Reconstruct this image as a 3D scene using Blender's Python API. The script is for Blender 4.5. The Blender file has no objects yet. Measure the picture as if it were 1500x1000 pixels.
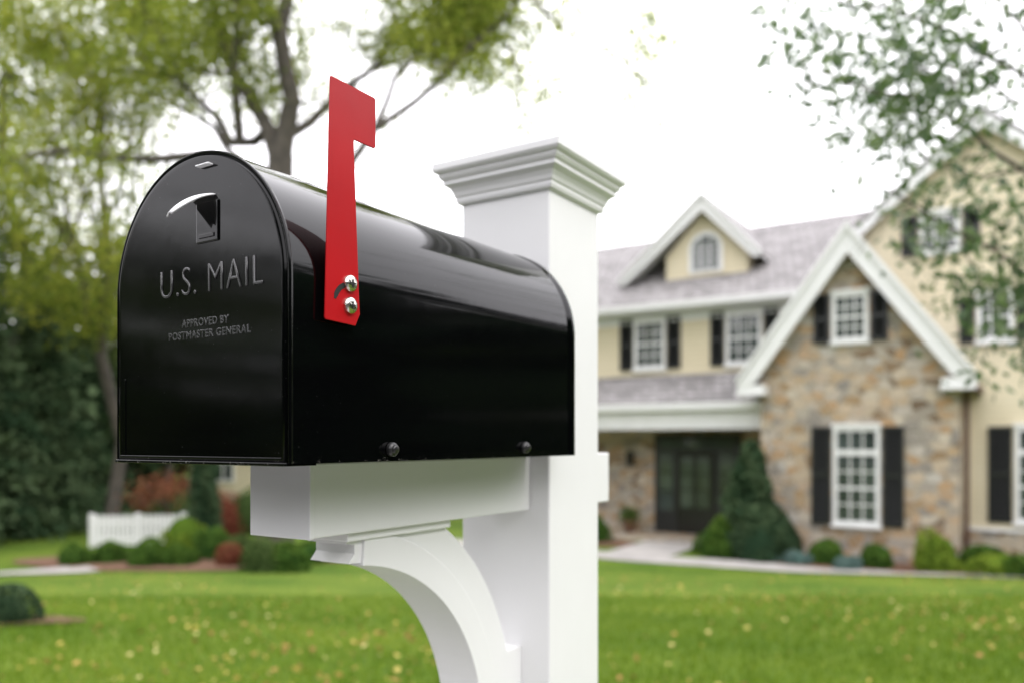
import bpy, math, random
import numpy as np
from mathutils import Vector, Matrix
random.seed(7)
R = np.random.default_rng(11)
CAMZ = 1.12
TH = math.radians(-32.75)
CA, SA = math.cos(TH), math.sin(TH)
scene = bpy.context.scene
col = scene.collection

def gzn(x, y):
    b = .541*np.asarray(x, float) + .841*np.asarray(y, float)
    t = np.clip(np.minimum(np.asarray(y, float)-1.5, (b-.6)*2.2), 0.0, 15.5)
    return -0.1052*t - .16*(b < .12)
def gz(x, y):
    return float(gzn(x, y))
def loc2w(a, b):
    return (a*CA - b*SA, a*SA + b*CA)

# ---------------------------------------------------------------- materials
def newmat(name):
    m = bpy.data.materials.new(name); m.use_nodes = True
    nt = m.node_tree; N = nt.nodes; L = nt.links
    return m, nt, N, L, N['Principled BSDF']

def simple(name, c, rough=0.5, metal=0.0, spec=0.5, bump=0.0, bscale=50, var=0.0, vscale=8, coat=0.0):
    m, nt, N, L, p = newmat(name)
    p.inputs['Base Color'].default_value = (*c, 1)
    p.inputs['Roughness'].default_value = rough
    p.inputs['Metallic'].default_value = metal
    p.inputs['Specular IOR Level'].default_value = spec
    p.inputs['Coat Weight'].default_value = coat
    tc = N.new('ShaderNodeTexCoord')
    if var > 0:
        n = N.new('ShaderNodeTexNoise'); n.inputs['Scale'].default_value = vscale; n.inputs['Detail'].default_value = 5
        L.new(tc.outputs['Object'], n.inputs['Vector'])
        r = N.new('ShaderNodeValToRGB')
        r.color_ramp.elements[0].position = .3; r.color_ramp.elements[1].position = .7
        r.color_ramp.elements[0].color = (*[x*(1-var) for x in c], 1)
        r.color_ramp.elements[1].color = (*[min(1, x*(1+var*.6)) for x in c], 1)
        L.new(n.outputs['Fac'], r.inputs['Fac']); L.new(r.outputs['Color'], p.inputs['Base Color'])
    if bump > 0:
        n = N.new('ShaderNodeTexNoise'); n.inputs['Scale'].default_value = bscale; n.inputs['Detail'].default_value = 3
        L.new(tc.outputs['Object'], n.inputs['Vector'])
        b = N.new('ShaderNodeBump'); b.inputs['Strength'].default_value = bump; b.inputs['Distance'].default_value = .002
        L.new(n.outputs['Fac'], b.inputs['Height']); L.new(b.outputs['Normal'], p.inputs['Normal'])
    return m

def leafmat(name, stops, trans=0.4, rough=0.6):
    m, nt, N, L, p = newmat(name)
    at = N.new('ShaderNodeAttribute'); at.attribute_name = 'var'
    r = N.new('ShaderNodeValToRGB')
    els = r.color_ramp.elements
    while len(els) < len(stops): els.new(.5)
    for e, (pos, c) in zip(els, stops):
        e.position = pos; e.color = (*c, 1)
    L.new(at.outputs['Fac'], r.inputs['Fac'])
    out = N['Material Output']
    N.remove(p)
    d = N.new('ShaderNodeBsdfDiffuse'); L.new(r.outputs['Color'], d.inputs['Color'])
    if trans <= 0:
        L.new(d.outputs[0], out.inputs['Surface']); return m
    t = N.new('ShaderNodeBsdfTranslucent')
    hs = N.new('ShaderNodeHueSaturation'); hs.inputs['Value'].default_value = 1.6; hs.inputs['Saturation'].default_value = 1.1
    L.new(r.outputs['Color'], hs.inputs['Color']); L.new(hs.outputs['Color'], t.inputs['Color'])
    mx = N.new('ShaderNodeMixShader'); mx.inputs[0].default_value = trans
    L.new(d.outputs[0], mx.inputs[1]); L.new(t.outputs[0], mx.inputs[2])
    last = mx
    if rough < .5:   # waxy leaf surface
        g = N.new('ShaderNodeBsdfGlossy'); g.inputs['Roughness'].default_value = rough
        m2 = N.new('ShaderNodeMixShader'); m2.inputs[0].default_value = .05
        L.new(mx.outputs[0], m2.inputs[1]); L.new(g.outputs[0], m2.inputs[2]); last = m2
    L.new(last.outputs[0], out.inputs['Surface'])
    return m

M_black = simple('black_enamel', (.0012, .0013, .0015), .08, spec=.24, bump=.045, bscale=16)
def enrich_black(m):
    nt = m.node_tree; N = nt.nodes; L = nt.links; p = N['Principled BSDF']
    tc = N.new('ShaderNodeTexCoord')
    n = N.new('ShaderNodeTexNoise'); n.inputs['Scale'].default_value = 9; n.inputs['Detail'].default_value = 8; n.inputs['Roughness'].default_value = .7
    L.new(tc.outputs['Object'], n.inputs['Vector'])
    mr = N.new('ShaderNodeMapRange'); mr.inputs[1].default_value = .35; mr.inputs[2].default_value = .75
    mr.inputs[3].default_value = .06; mr.inputs[4].default_value = .11
    L.new(n.outputs['Fac'], mr.inputs[0]); L.new(mr.outputs[0], p.inputs['Roughness'])
    d = N.new('ShaderNodeTexNoise'); d.inputs['Scale'].default_value = 420; d.inputs['Detail'].default_value = 2
    L.new(tc.outputs['Object'], d.inputs['Vector'])
    cr = N.new('ShaderNodeValToRGB')
    cr.color_ramp.elements[0].position = .74; cr.color_ramp.elements[0].color = (.0012, .0013, .0015, 1)
    cr.color_ramp.elements[1].position = .80; cr.color_ramp.elements[1].color = (.05, .05, .05, 1)
    L.new(d.outputs['Fac'], cr.inputs['Fac'])
    # grit that collects along the bottom edge
    s = N.new('ShaderNodeSeparateXYZ'); L.new(tc.outputs['Object'], s.inputs[0])
    mz = N.new('ShaderNodeMapRange'); mz.inputs[1].default_value = -.008; mz.inputs[2].default_value = -.020; mz.inputs[3].default_value = 0; mz.inputs[4].default_value = .17
    L.new(s.outputs['Z'], mz.inputs[0])
    g = N.new('ShaderNodeTexNoise'); g.inputs['Scale'].default_value = 170; g.inputs['Detail'].default_value = 6; g.inputs['Roughness'].default_value = .75
    L.new(tc.outputs['Object'], g.inputs['Vector'])
    ad = N.new('ShaderNodeMath'); ad.operation = 'ADD'; L.new(g.outputs['Fac'], ad.inputs[0]); L.new(mz.outputs[0], ad.inputs[1])
    th = N.new('ShaderNodeMapRange'); th.inputs[1].default_value = .74; th.inputs[2].default_value = .84
    L.new(ad.outputs[0], th.inputs[0])
    mx = N.new('ShaderNodeMixRGB'); mx.inputs[2].default_value = (.14, .135, .12, 1)
    L.new(th.outputs[0], mx.inputs[0]); L.new(cr.outputs['Color'], mx.inputs[1])
    L.new(mx.outputs[0], p.inputs['Base Color'])
enrich_black(M_black)
M_letter = simple('black_enamel_lettering_lit', (.030, .030, .031), .16, spec=1.0)  # same black enamel, lightened to stand for highlights on the letter edges
M_rubber = simple('black_fastener', (.012, .012, .012), .3)
M_red = simple('red_enamel', (.40, .006, .009), .3, spec=.28, bump=.06, bscale=60, var=.08, vscale=14)
M_chrome = simple('screw_steel', (.62, .60, .55), .22, metal=1, bump=.3, bscale=300)
M_dark = simple('painted_recess', (.01, .01, .01), .8)  # near-black colour painting the darkness of the screw crosses and flag slot
M_latch = simple('latch_steel', (.85, .85, .86), .45, metal=.1, spec=.8)
M_vinyl = simple('white_vinyl', (.80, .80, .80), .42, bump=.03, bscale=40, var=.03, vscale=6)
M_trim = simple('white_trim_paint', (.80, .80, .80), .5, var=.04, vscale=2)
M_shut = simple('black_shutter_paint', (.016, .017, .017), .4)
M_glass = simple('window_glass', (.06, .075, .07), .05, spec=.8, var=.5, vscale=1.2)
M_doorm = simple('entry_door_paint', (.012, .012, .012), .25)
M_bark = simple('bark', (.075, .065, .052), .9, bump=1.0, bscale=9, var=.45, vscale=5)
M_barkg = simple('young_bark', (.09, .075, .055), .85, var=.4, vscale=9)
M_mulch = simple('mulch', (.16, .085, .05), 1, bump=1, bscale=30, var=.5, vscale=12)
M_path = simple('bluestone_paving', (.40, .38, .36), .8, var=.22, vscale=1.6)
M_gutter = simple('copper_downspout', (.10, .05, .035), .5)
M_asph = simple('asphalt', (.06, .06, .062), .9, bump=1, bscale=120, var=.3, vscale=3)
M_curb = simple('concrete_kerb', (.36, .35, .33), .9, var=.2, vscale=4)

def stone_mat():
    m, nt, N, L, p = newmat('fieldstone')
    tc = N.new('ShaderNodeTexCoord')
    mp = N.new('ShaderNodeMapping'); mp.inputs['Scale'].default_value = (1.0, 1.0, 1.45)
    L.new(tc.outputs['Object'], mp.inputs['Vector'])
    nz = N.new('ShaderNodeTexNoise'); nz.inputs['Scale'].default_value = 2.5
    L.new(mp.outputs[0], nz.inputs['Vector'])
    mixv = N.new('ShaderNodeVectorMath'); mixv.operation = 'MULTIPLY_ADD'
    mixv.inputs[1].default_value = (.22, .22, .22)
    L.new(nz.outputs['Color'], mixv.inputs[0]); L.new(mp.outputs[0], mixv.inputs[2])
    v = N.new('ShaderNodeTexVoronoi'); v.inputs['Scale'].default_value = 3.4; v.inputs['Randomness'].default_value = .95
    L.new(mixv.outputs[0], v.inputs['Vector'])
    e = N.new('ShaderNodeTexVoronoi'); e.feature = 'DISTANCE_TO_EDGE'; e.inputs['Scale'].default_value = 3.4; e.inputs['Randomness'].default_value = .95
    L.new(mixv.outputs[0], e.inputs['Vector'])
    sep = N.new('ShaderNodeSeparateColor'); L.new(v.outputs['Color'], sep.inputs[0])
    r = N.new('ShaderNodeValToRGB'); r.color_ramp.interpolation = 'LINEAR'
    els = r.color_ramp.elements
    cols = [(.0, (.17, .12, .08)), (.15, (.42, .29, .16)), (.32, (.50, .42, .32)), (.5, (.25, .225, .20)), (.66, (.56, .49, .39)), (.84, (.42, .26, .13)), (1, (.50, .47, .42))]
    while len(els) < len(cols): els.new(.5)
    for el, (q, c) in zip(els, cols): el.position = q; el.color = (*c, 1)
    L.new(sep.outputs[0], r.inputs['Fac'])
    fn = N.new('ShaderNodeTexNoise'); fn.inputs['Scale'].default_value = 14; fn.inputs['Detail'].default_value = 6
    L.new(tc.outputs['Object'], fn.inputs['Vector'])
    mul = N.new('ShaderNodeMixRGB'); mul.blend_type = 'OVERLAY'; mul.inputs[0].default_value = .5
    L.new(r.outputs['Color'], mul.inputs[1]); L.new(fn.outputs['Fac'], mul.inputs[2])
    er = N.new('ShaderNodeMapRange'); er.inputs[1].default_value = .015; er.inputs[2].default_value = .06
    L.new(e.outputs['Distance'], er.inputs[0])
    mo = N.new('ShaderNodeMixRGB'); mo.inputs[1].default_value = (.50, .45, .38, 1)
    L.new(er.outputs[0], mo.inputs[0]); L.new(mul.outputs[0], mo.inputs[2])
    L.new(mo.outputs[0], p.inputs['Base Color']); p.inputs['Roughness'].default_value = .9
    b = N.new('ShaderNodeBump'); b.inputs['Strength'].default_value = .8; b.inputs['Distance'].default_value = .04
    L.new(er.outputs[0], b.inputs['Height']); L.new(b.outputs['Normal'], p.inputs['Normal'])
    return m
M_stone = stone_mat()

def siding_mat():
    m, nt, N, L, p = newmat('cream_clapboard')
    tc = N.new('ShaderNodeTexCoord'); s = N.new('ShaderNodeSeparateXYZ'); L.new(tc.outputs['Object'], s.inputs[0])
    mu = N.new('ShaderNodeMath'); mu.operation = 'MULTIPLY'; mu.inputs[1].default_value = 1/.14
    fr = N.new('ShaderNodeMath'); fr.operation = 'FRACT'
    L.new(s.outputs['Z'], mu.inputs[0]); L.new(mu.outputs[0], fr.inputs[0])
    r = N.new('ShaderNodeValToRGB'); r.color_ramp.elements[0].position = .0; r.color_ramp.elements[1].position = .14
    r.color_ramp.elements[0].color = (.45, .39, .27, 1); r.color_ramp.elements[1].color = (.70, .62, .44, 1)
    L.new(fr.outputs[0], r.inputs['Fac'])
    n = N.new('ShaderNodeTexNoise'); n.inputs['Scale'].default_value = .8; n.inputs['Detail'].default_value = 6
    L.new(tc.outputs['Object'], n.inputs['Vector'])
    mx = N.new('ShaderNodeMixRGB'); mx.blend_type = 'SOFT_LIGHT'; mx.inputs[0].default_value = .35
    L.new(r.outputs[0], mx.inputs[1]); L.new(n.outputs['Fac'], mx.inputs[2])
    L.new(mx.outputs[0], p.inputs['Base Color']); p.inputs['Roughness'].default_value = .6
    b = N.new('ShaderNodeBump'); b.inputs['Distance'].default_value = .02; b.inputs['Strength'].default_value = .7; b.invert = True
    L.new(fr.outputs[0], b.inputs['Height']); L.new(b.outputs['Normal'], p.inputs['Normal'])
    return m
M_siding = siding_mat()

def shingle_mat():
    m, nt, N, L, p = newmat('cedar_shingles')
    tc = N.new('ShaderNodeTexCoord'); s = N.new('ShaderNodeSeparateXYZ'); L.new(tc.outputs['Object'], s.inputs[0])
    a = N.new('ShaderNodeMath'); a.operation = 'ADD'; L.new(s.outputs['X'], a.inputs[0])
    yy = N.new('ShaderNodeMath'); yy.operation = 'MULTIPLY'; yy.inputs[1].default_value = .8
    L.new(s.outputs['Y'], yy.inputs[0]); L.new(yy.outputs[0], a.inputs[1])
    zz = N.new('ShaderNodeMath'); zz.operation = 'MULTIPLY'; zz.inputs[1].default_value = 1.6; L.new(s.outputs['Z'], zz.inputs[0])
    c = N.new('ShaderNodeCombineXYZ'); L.new(a.outputs[0], c.inputs[0]); L.new(zz.outputs[0], c.inputs[1])
    bt = N.new('ShaderNodeTexBrick'); bt.inputs['Scale'].default_value = 1.0
    bt.inputs['Brick Width'].default_value = .26; bt.inputs['Row Height'].default_value = .24
    bt.inputs['Mortar Size'].default_value = .02; bt.inputs['Bias'].default_value = 0
    bt.inputs['Color1'].default_value = (.20, .19, .19, 1); bt.inputs['Color2'].default_value = (.35, .335, .335, 1); bt.inputs['Mortar'].default_value = (.11, .10, .10, 1)
    L.new(c.outputs[0], bt.inputs['Vector'])
    n = N.new('ShaderNodeTexNoise'); n.inputs['Scale'].default_value = 1.4; n.inputs['Detail'].default_value = 7
    L.new(tc.outputs['Object'], n.inputs['Vector'])
    mx = N.new('ShaderNodeMixRGB'); mx.blend_type = 'OVERLAY'; mx.inputs[0].default_value = .4
    L.new(bt.outputs['Color'], mx.inputs[1]); L.new(n.outputs['Fac'], mx.inputs[2])
    L.new(mx.outputs[0], p.inputs['Base Color']); p.inputs['Roughness'].default_value = .85
    b = N.new('ShaderNodeBump'); b.inputs['Distance'].default_value = .03; b.inputs['Strength'].default_value = .6
    L.new(bt.outputs['Fac'], b.inputs['Height']); b.invert = True; L.new(b.outputs['Normal'], p.inputs['Normal'])
    return m
M_shingle = shingle_mat()

def lawn_mat():
    m, nt, N, L, p = newmat('lawn_grass')
    tc = N.new('ShaderNodeTexCoord')
    n1 = N.new('ShaderNodeTexNoise'); n1.inputs['Scale'].default_value = .55; n1.inputs['Detail'].default_value = 6
    n2 = N.new('ShaderNodeTexNoise'); n2.inputs['Scale'].default_value = 11; n2.inputs['Detail'].default_value = 8; n2.inputs['Roughness'].default_value = .7
    for n in (n1, n2): L.new(tc.outputs['Object'], n.inputs['Vector'])
    r1 = N.new('ShaderNodeValToRGB'); r1.color_ramp.elements[0].position = .35; r1.color_ramp.elements[1].position = .65
    r1.color_ramp.elements[0].color = (.085, .155, .02, 1); r1.color_ramp.elements[1].color = (.155, .22, .032, 1)
    L.new(n1.outputs['Fac'], r1.inputs['Fac'])
    r2 = N.new('ShaderNodeValToRGB'); r2.color_ramp.elements[0].position = .35; r2.color_ramp.elements[1].position = .65
    r2.color_ramp.elements[0].color = (.45, .5, .4, 1); r2.color_ramp.elements[1].color = (1.15, 1.1, 1.1, 1)
    L.new(n2.outputs['Fac'], r2.inputs['Fac'])
    mx = N.new('ShaderNodeMixRGB'); mx.blend_type = 'MULTIPLY'; mx.inputs[0].default_value = 1
    L.new(r1.outputs[0], mx.inputs[1]); L.new(r2.outputs[0], mx.inputs[2])
    L.new(mx.outputs[0], p.inputs['Base Color']); p.inputs['Roughness'].default_value = 1; p.inputs['Specular IOR Level'].default_value = .1
    b = N.new('ShaderNodeBump'); b.inputs['Distance'].default_value = .04; b.inputs['Strength'].default_value = .6
    L.new(n2.outputs['Fac'], b.inputs['Height']); L.new(b.outputs['Normal'], p.inputs['Normal'])
    return m
M_lawn = lawn_mat()
M_blade = leafmat('grass_blades', [(0, (.065, .12, .014)), (.6, (.135, .21, .027)), (1, (.24, .29, .05))], .3)
M_fallen = leafmat('fallen_leaf', [(0, (.20, .10, .04)), (.4, (.38, .25, .09)), (.75, (.50, .40, .10)), (1, (.58, .52, .24))], 0)
M_oakleaf = leafmat('oak_leaves', [(0, (.07, .10, .02)), (.5, (.155, .20, .04)), (1, (.30, .33, .08))], .5)
M_yelleaf = leafmat('turning_leaves', [(0, (.06, .09, .02)), (.5, (.16, .20, .04)), (1, (.32, .33, .07))], .5)
M_darkleaf = leafmat('evergreen_needles', [(0, (.014, .030, .016)), (.5, (.04, .075, .038)), (1, (.09, .13, .065))], 0)
M_midleaf = leafmat('woodland_leaves', [(0, (.03, .05, .016)), (.5, (.075, .12, .038)), (1, (.17, .21, .07))], 0)
M_nearleaf = leafmat('dogwood_leaves', [(0, (.035, .07, .03)), (.5, (.07, .12, .045)), (1, (.16, .22, .09))], .35, .3)
M_boxleaf = leafmat('boxwood_leaves', [(0, (.02, .05, .012)), (.5, (.06, .12, .022)), (1, (.16, .24, .045))], 0)
M_limeleaf = leafmat('spirea_leaves', [(0, (.05, .09, .012)), (.5, (.16, .24, .03)), (1, (.32, .38, .06))], 0)
M_blueleaf = leafmat('juniper_leaves', [(0, (.05, .09, .08)), (.5, (.12, .19, .17)), (1, (.22, .30, .27))], 0)
M_redleaf = leafmat('maple_leaves', [(0, (.10, .03, .02)), (.5, (.22, .08, .05)), (1, (.34, .18, .10))], .3)

# ---------------------------------------------------------------- geometry helpers
def empty(name, loc=(0, 0, 0), rot=0.0):
    o = bpy.data.objects.new(name, None); o.location = loc; o.rotation_euler = (0, 0, rot)
    o.empty_display_size = .2; col.objects.link(o); return o

def npmesh(name, verts, faces, mat, attr=None, parent=None):
    me = bpy.data.meshes.new(name)
    verts = np.asarray(verts, dtype=np.float32); faces = np.asarray(faces, dtype=np.int32)
    k = faces.shape[1]
    me.vertices.add(len(verts)); me.vertices.foreach_set('co', verts.ravel())
    me.loops.add(faces.size); me.loops.foreach_set('vertex_index', faces.ravel())
    me.polygons.add(len(faces)); me.polygons.foreach_set('loop_start', np.arange(0, faces.size, k, dtype=np.int32))
    me.polygons.foreach_set('loop_total', np.full(len(faces), k, dtype=np.int32))
    if attr is not None:
        a = me.attributes.new('var', 'FLOAT', 'POINT'); a.data.foreach_set('value', np.asarray(attr, dtype=np.float32))
    me.update(calc_edges=True); me.validate()
    me.materials.append(mat)
    o = bpy.data.objects.new(name, me); col.objects.link(o)
    if parent: o.parent = parent
    return o

class MB:
    def __init__(s): s.v = []; s.f = []
    def add(s, v, f):
        n = len(s.v); s.v += [tuple(x) for x in v]; s.f += [tuple(i+n for i in q) for q in f]
    def box(s, x0, x1, y0, y1, z0, z1):
        s.add([(x0,y0,z0),(x1,y0,z0),(x1,y1,z0),(x0,y1,z0),(x0,y0,z1),(x1,y0,z1),(x1,y1,z1),(x0,y1,z1)],
              [(0,3,2,1),(4,5,6,7),(0,1,5,4),(1,2,6,5),(2,3,7,6),(3,0,4,7)])
    def prism_y(s, pts, y0, y1):   # pts (x,z)
        n = len(pts)
        s.add([(x, y0, z) for x, z in pts] + [(x, y1, z) for x, z in pts],
              [tuple(range(n)), tuple(range(2*n-1, n-1, -1))] + [(i, i+n, (i+1) % n + n, (i+1) % n) for i in range(n)])
    def prism_x(s, pts, x0, x1):   # pts (y,z)
        n = len(pts)
        s.add([(x0, y, z) for y, z in pts] + [(x1, y, z) for y, z in pts],
              [tuple(range(n)), tuple(range(2*n-1, n-1, -1))] + [(i, i+n, (i+1) % n + n, (i+1) % n) for i in range(n)])
    def obj(s, name, mat, parent=None, bevel=0, seg=2, smooth=None):
        me = bpy.data.meshes.new(name); me.from_pydata(s.v, [], s.f); me.update()
        import bmesh
        bm = bmesh.new(); bm.from_mesh(me); bmesh.ops.recalc_face_normals(bm, faces=bm.faces); bm.to_mesh(me); bm.free()
        me.materials.append(mat)
        o = bpy.data.objects.new(name, me); col.objects.link(o)
        if parent: o.parent = parent
        if bevel:
            b = o.modifiers.new('bevel', 'BEVEL'); b.width = bevel; b.segments = seg; b.limit_method = 'ANGLE'; b.angle_limit = math.radians(40)
            b.harden_normals = False
        if smooth:
            me.shade_smooth(); me.set_sharp_from_angle(angle=math.radians(smooth))
        return o

def unit(v): return v/np.maximum(np.linalg.norm(v, axis=-1, keepdims=True), 1e-9)

def leaf_geo(C, size, aspect=.5, tvec=None):
    n = len(C); size = np.broadcast_to(np.asarray(size), (n,))[:, None]
    t = unit(R.normal(size=(n, 3))) if tvec is None else unit(tvec)
    w = unit(np.cross(t, unit(R.normal(size=(n, 3)))))
    nn = np.cross(t, w)
    V = np.stack([C - t*size, C + w*size*aspect + nn*size*.15, C + t*size, C - w*size*aspect + nn*size*.15], 1).reshape(-1, 3)
    F = np.arange(n*4).reshape(-1, 4)
    return V, F

def leaves(name, C, size, mat, var, parent=None, aspect=.5, tvec=None):
    V, F = leaf_geo(C, size, aspect, tvec)
    return npmesh(name, V, F, mat, np.repeat(np.clip(var, 0, 1), 4), parent)

def tubes(name, segs, mat, parent=None, k=7):
    P0 = np.array([s[0] for s in segs]); P1 = np.array([s[1] for s in segs])
    r0 = np.array([s[2] for s in segs]); r1 = np.array([s[3] for s in segs])
    d = unit(P1-P0); ref = np.where(np.abs(d[:, 2:3]) < .9, np.array([[0, 0, 1.]]), np.array([[1., 0, 0]]))
    u = unit(np.cross(d, ref)); v = np.cross(d, u)
    P0 = P0 - d*r0[:, None]*.3
    an = np.arange(k)*2*math.pi/k
    ring = u[:, None, :]*np.cos(an)[None, :, None] + v[:, None, :]*np.sin(an)[None, :, None]
    A = P0[:, None, :] + ring*r0[:, None, None]; B = P1[:, None, :] + ring*r1[:, None, None]
    V = np.concatenate([A, B], 1).reshape(-1, 3)
    base = (np.arange(len(segs))*2*k)[:, None, None]
    i = np.arange(k); j = (i+1) % k
    F = (base + np.stack([i, j, j+k, i+k], 1)[None]).reshape(-1, 4)
    o = npmesh(name, V, F, mat, None, parent); o.data.shade_smooth(); return o

def rv(s=1.0): return np.array([random.gauss(0, s), random.gauss(0, s), random.gauss(0, s)])
def nrm(v): return v/np.linalg.norm(v)

def grow(p, d, L, r, depth, segs, tips, n=3, wob=.22, up=.04, fan=.75):
    p = np.array(p, float)
    for i in range(n):
        d = nrm(d + rv(wob) + np.array([0, 0, up]))
        q = p+d*L/n
        ra, rb = r*(1-i/n*.6), r*(1-(i+1)/n*.6)
        segs.append((p, q, ra, rb))
        if depth > 0:
            c = nrm(d + rv(fan))
            grow(q, c, L*random.uniform(.5, .75), rb*.6, depth-1, segs, tips, n, wob, up, fan)
        else:
            tips.append(q)
        p = q
    tips.append(p)

def limb(pts, r0, r1, segs, tips, depth=2, childL=1.6, every=1, fan=.8, start=1):
    pts = [np.array(p, float) for p in pts]
    P = [pts[0]]
    for a, b in zip(pts[:-1], pts[1:]):
        L = np.linalg.norm(b-a)
        P.append((a+b)/2 + rv(.05*L)); P.append(b)
    n = len(P)-1
    for i in range(n):
        ra = r0 + (r1-r0)*i/n; rb = r0 + (r1-r0)*(i+1)/n
        segs.append((P[i], P[i+1], ra, rb))
        if i >= start and i % every == 0:
            d = nrm(P[i+1]-P[i])
            for _ in range(2):
                grow(P[i+1], nrm(d*.6+rv(fan)), childL*random.uniform(.6, 1.1), rb*.45, depth-1, segs, tips)
    tips.append(P[-1])

def clump_leaves(name, tips, nper, spread, size, mat, parent, flat=.8, cvar=.25, base=.5, aspect=.5):
    T = np.array(tips); n = len(T)
    C = np.repeat(T, nper, 0) + R.normal(size=(n*nper, 3))*spread*np.array([1, 1, flat])
    cv = np.repeat(R.normal(size=n)*cvar, nper)
    var = base + cv + R.normal(size=n*nper)*.15
    return leaves(name, C, R.uniform(.7, 1.25, n*nper)*size, mat, var, parent, aspect)

# ---------------------------------------------------------------- ground
xs = np.concatenate([np.linspace(-400, -45, 14), np.linspace(-40, 40, 161), np.linspace(45, 400, 14)])
ys = np.concatenate([np.linspace(-400, -30, 12), np.linspace(-25, 1, 53), [1.5], np.linspace(2, 17, 31), np.linspace(18, 60, 22), np.linspace(70, 500, 14)])
GX, GY = np.meshgrid(xs, ys); 
V = np.stack([GX, GY, gzn(GX, GY)], -1).reshape(-1, 3)
nx, ny = len(xs), len(ys)
I = (np.arange(ny-1)[:, None]*nx + np.arange(nx-1)[None]).reshape(-1)
npmesh('lawn', V, np.stack([I, I+1, I+nx+1, I+nx], 1), M_lawn)
rd = empty('street', (0, 0, 0), TH)
m = MB(); m.box(-120, 120, -7.2, -.25, -.30, -.13); m.obj('carriageway', M_asph, rd)
m = MB(); m.box(-120, 120, -.25, -.10, -.30, .005); m.box(-120, 120, -7.35, -7.2, -.30, .005); m.obj('kerb', M_curb, rd, .015)
m = MB(); m.box(-120, 120, -.10, .75, -.3, .012); m.obj('verge_paving', M_curb, rd)

nb = 120000
Y = 1.2 + 10*R.random(nb)**1.25; X = (R.random(nb)*2-1)*(Y*.72+.8)
ok = (.541*X+.841*Y) > .8; X, Y = X[ok], Y[ok]; nb = len(X)
C = np.stack([X, Y, gzn(X, Y)+.022], 1)
t = np.stack([R.normal(size=nb)*.35, R.normal(size=nb)*.35, np.ones(nb)], 1)
patch = .5+.22*np.sin(X*1.3+np.sin(Y*.9)*2)*np.sin(Y*1.7+X*.4)
leaves('grass', C, R.uniform(.022, .042, nb), M_blade, patch+R.normal(size=nb)*.22, None, .11, t)
nf = 6500
Y = 2.4 + 14*R.random(nf)**1.2; X = (R.random(nf)*1.8-.8)*(Y*.75+.5)
keep = R.random(nf) < np.clip(.34 + .36*np.sin(X*.8+Y*.5) + X*.04, .07, 1)
X, Y = X[keep], Y[keep]; n = len(X)
C = np.stack([X, Y, gzn(X, Y)+.045], 1)
t = np.stack([R.normal(size=n), R.normal(size=n), R.normal(size=n)*.25], 1)
leaves('fallen_leaves', C, .010+.026*R.random(n)**1.6, M_fallen, R.random(n), None, .65, t)

def strip(name, pts, width, mat, lift=.02):
    pts = [np.array(p, float) for p in pts]
    P = []
    for a, b in zip(pts[:-1], pts[1:]):
        k = max(2, int(np.linalg.norm(b-a)/.4))
        for i in range(k): P.append(a+(b-a)*i/k)
    P.append(pts[-1]); V = []
    for i, p in enumerate(P):
        d = P[min(i+1, len(P)-1)] - P[max(i-1, 0)]; d = d/np.linalg.norm(d); nn = np.array([-d[1], d[0]])
        for s in (-1, 1):
            q = p+nn*width/2*s; V.append((q[0], q[1], gz(q[0], q[1])+lift))
    F = [(2*i, 2*i+1, 2*i+3, 2*i+2) for i in range(len(P)-1)]
    return npmesh(name, V, F, mat)

def bed(name, cx, cy, rx, ry, rot=0, lift=.03):
    V = [(cx, cy, gz(cx, cy)+lift)]
    rings, k = 10, 40
    for i in range(1, rings+1):
        for j in range(k):
            a = 2*math.pi*j/k; w = 1+.08*math.sin(3*a+cx)+.05*math.sin(5*a+cy)
            x = math.cos(a)*rx*i/rings*w; y = math.sin(a)*ry*i/rings*w
            X_ = cx+x*math.cos(rot)-y*math.sin(rot); Y_ = cy+x*math.sin(rot)+y*math.cos(rot)
            V.append((X_, Y_, gz(X_, Y_)+lift))
    me = bpy.data.meshes.new(name)
    fs = [(0, 1+j, 1+(j+1) % k) for j in range(k)]
    for i in range(rings-1):
        for j in range(k):
            a = 1+i*k+j; b = 1+i*k+(j+1) % k; fs.append((a, a+k, b+k, b))
    me.from_pydata(V, [], fs); me.materials.append(M_mulch)
    o = bpy.data.objects.new(name, me); col.objects.link(o); return o

strip('front_walk', [loc2w(-15, 17.6), loc2w(-11, 17.7), loc2w(-8.1, 17.6), loc2w(-4.5, 18.0), loc2w(-1.0, 18.3), loc2w(6, 18.0)], 1.1, M_path, .024)
strip('entry_walk', [loc2w(-8.1, 18.0), loc2w(-8.15, 20.8)], 1.6, M_path, .034)
strip('garden_path', [(-16, 13.2), (-12, 15.2), (-9.6, 17.0), (-8.0, 18.6), (-6.5, 19.6)], 1.1, M_path, .028)

# ---------------------------------------------------------------- mailbox
A0, B0 = -.665, .487
mx_, my_ = loc2w(A0, B0)
mailbox = empty('mailbox', (mx_, my_, CAMZ), TH)
W2, ZB, HT, LEN = .127, -.020, .290, .516
def arch(w, zb, ztop, n=48):
    r = w; zc = ztop - r
    pts = [(-w, zb)]
    for i in range(n+1):
        a = math.pi - math.pi*i/n
        pts.append((r*math.cos(a), zc + r*math.sin(a)))
    pts.append((w, zb)); return pts
def loft(name, rings, mat, parent, close=True, capends=(False, False), smooth=35, solid=0):
    V = []; F = []
    n = len(rings[0])
    for r in rings: V += r
    for i in range(len(rings)-1):
        for j in range(n if close else n-1):
            a = i*n+j; b = i*n+(j+1) % n; F.append((a, b, b+n, a+n))
    if capends[0]: F.append(tuple(range(n-1, -1, -1)))
    if capends[1]: F.append(tuple(range((len(rings)-1)*n, len(rings)*n)))
    mb = MB(); mb.v = V; mb.f = F
    o = mb.obj(name, mat, parent, smooth=smooth)
    return o
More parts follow.
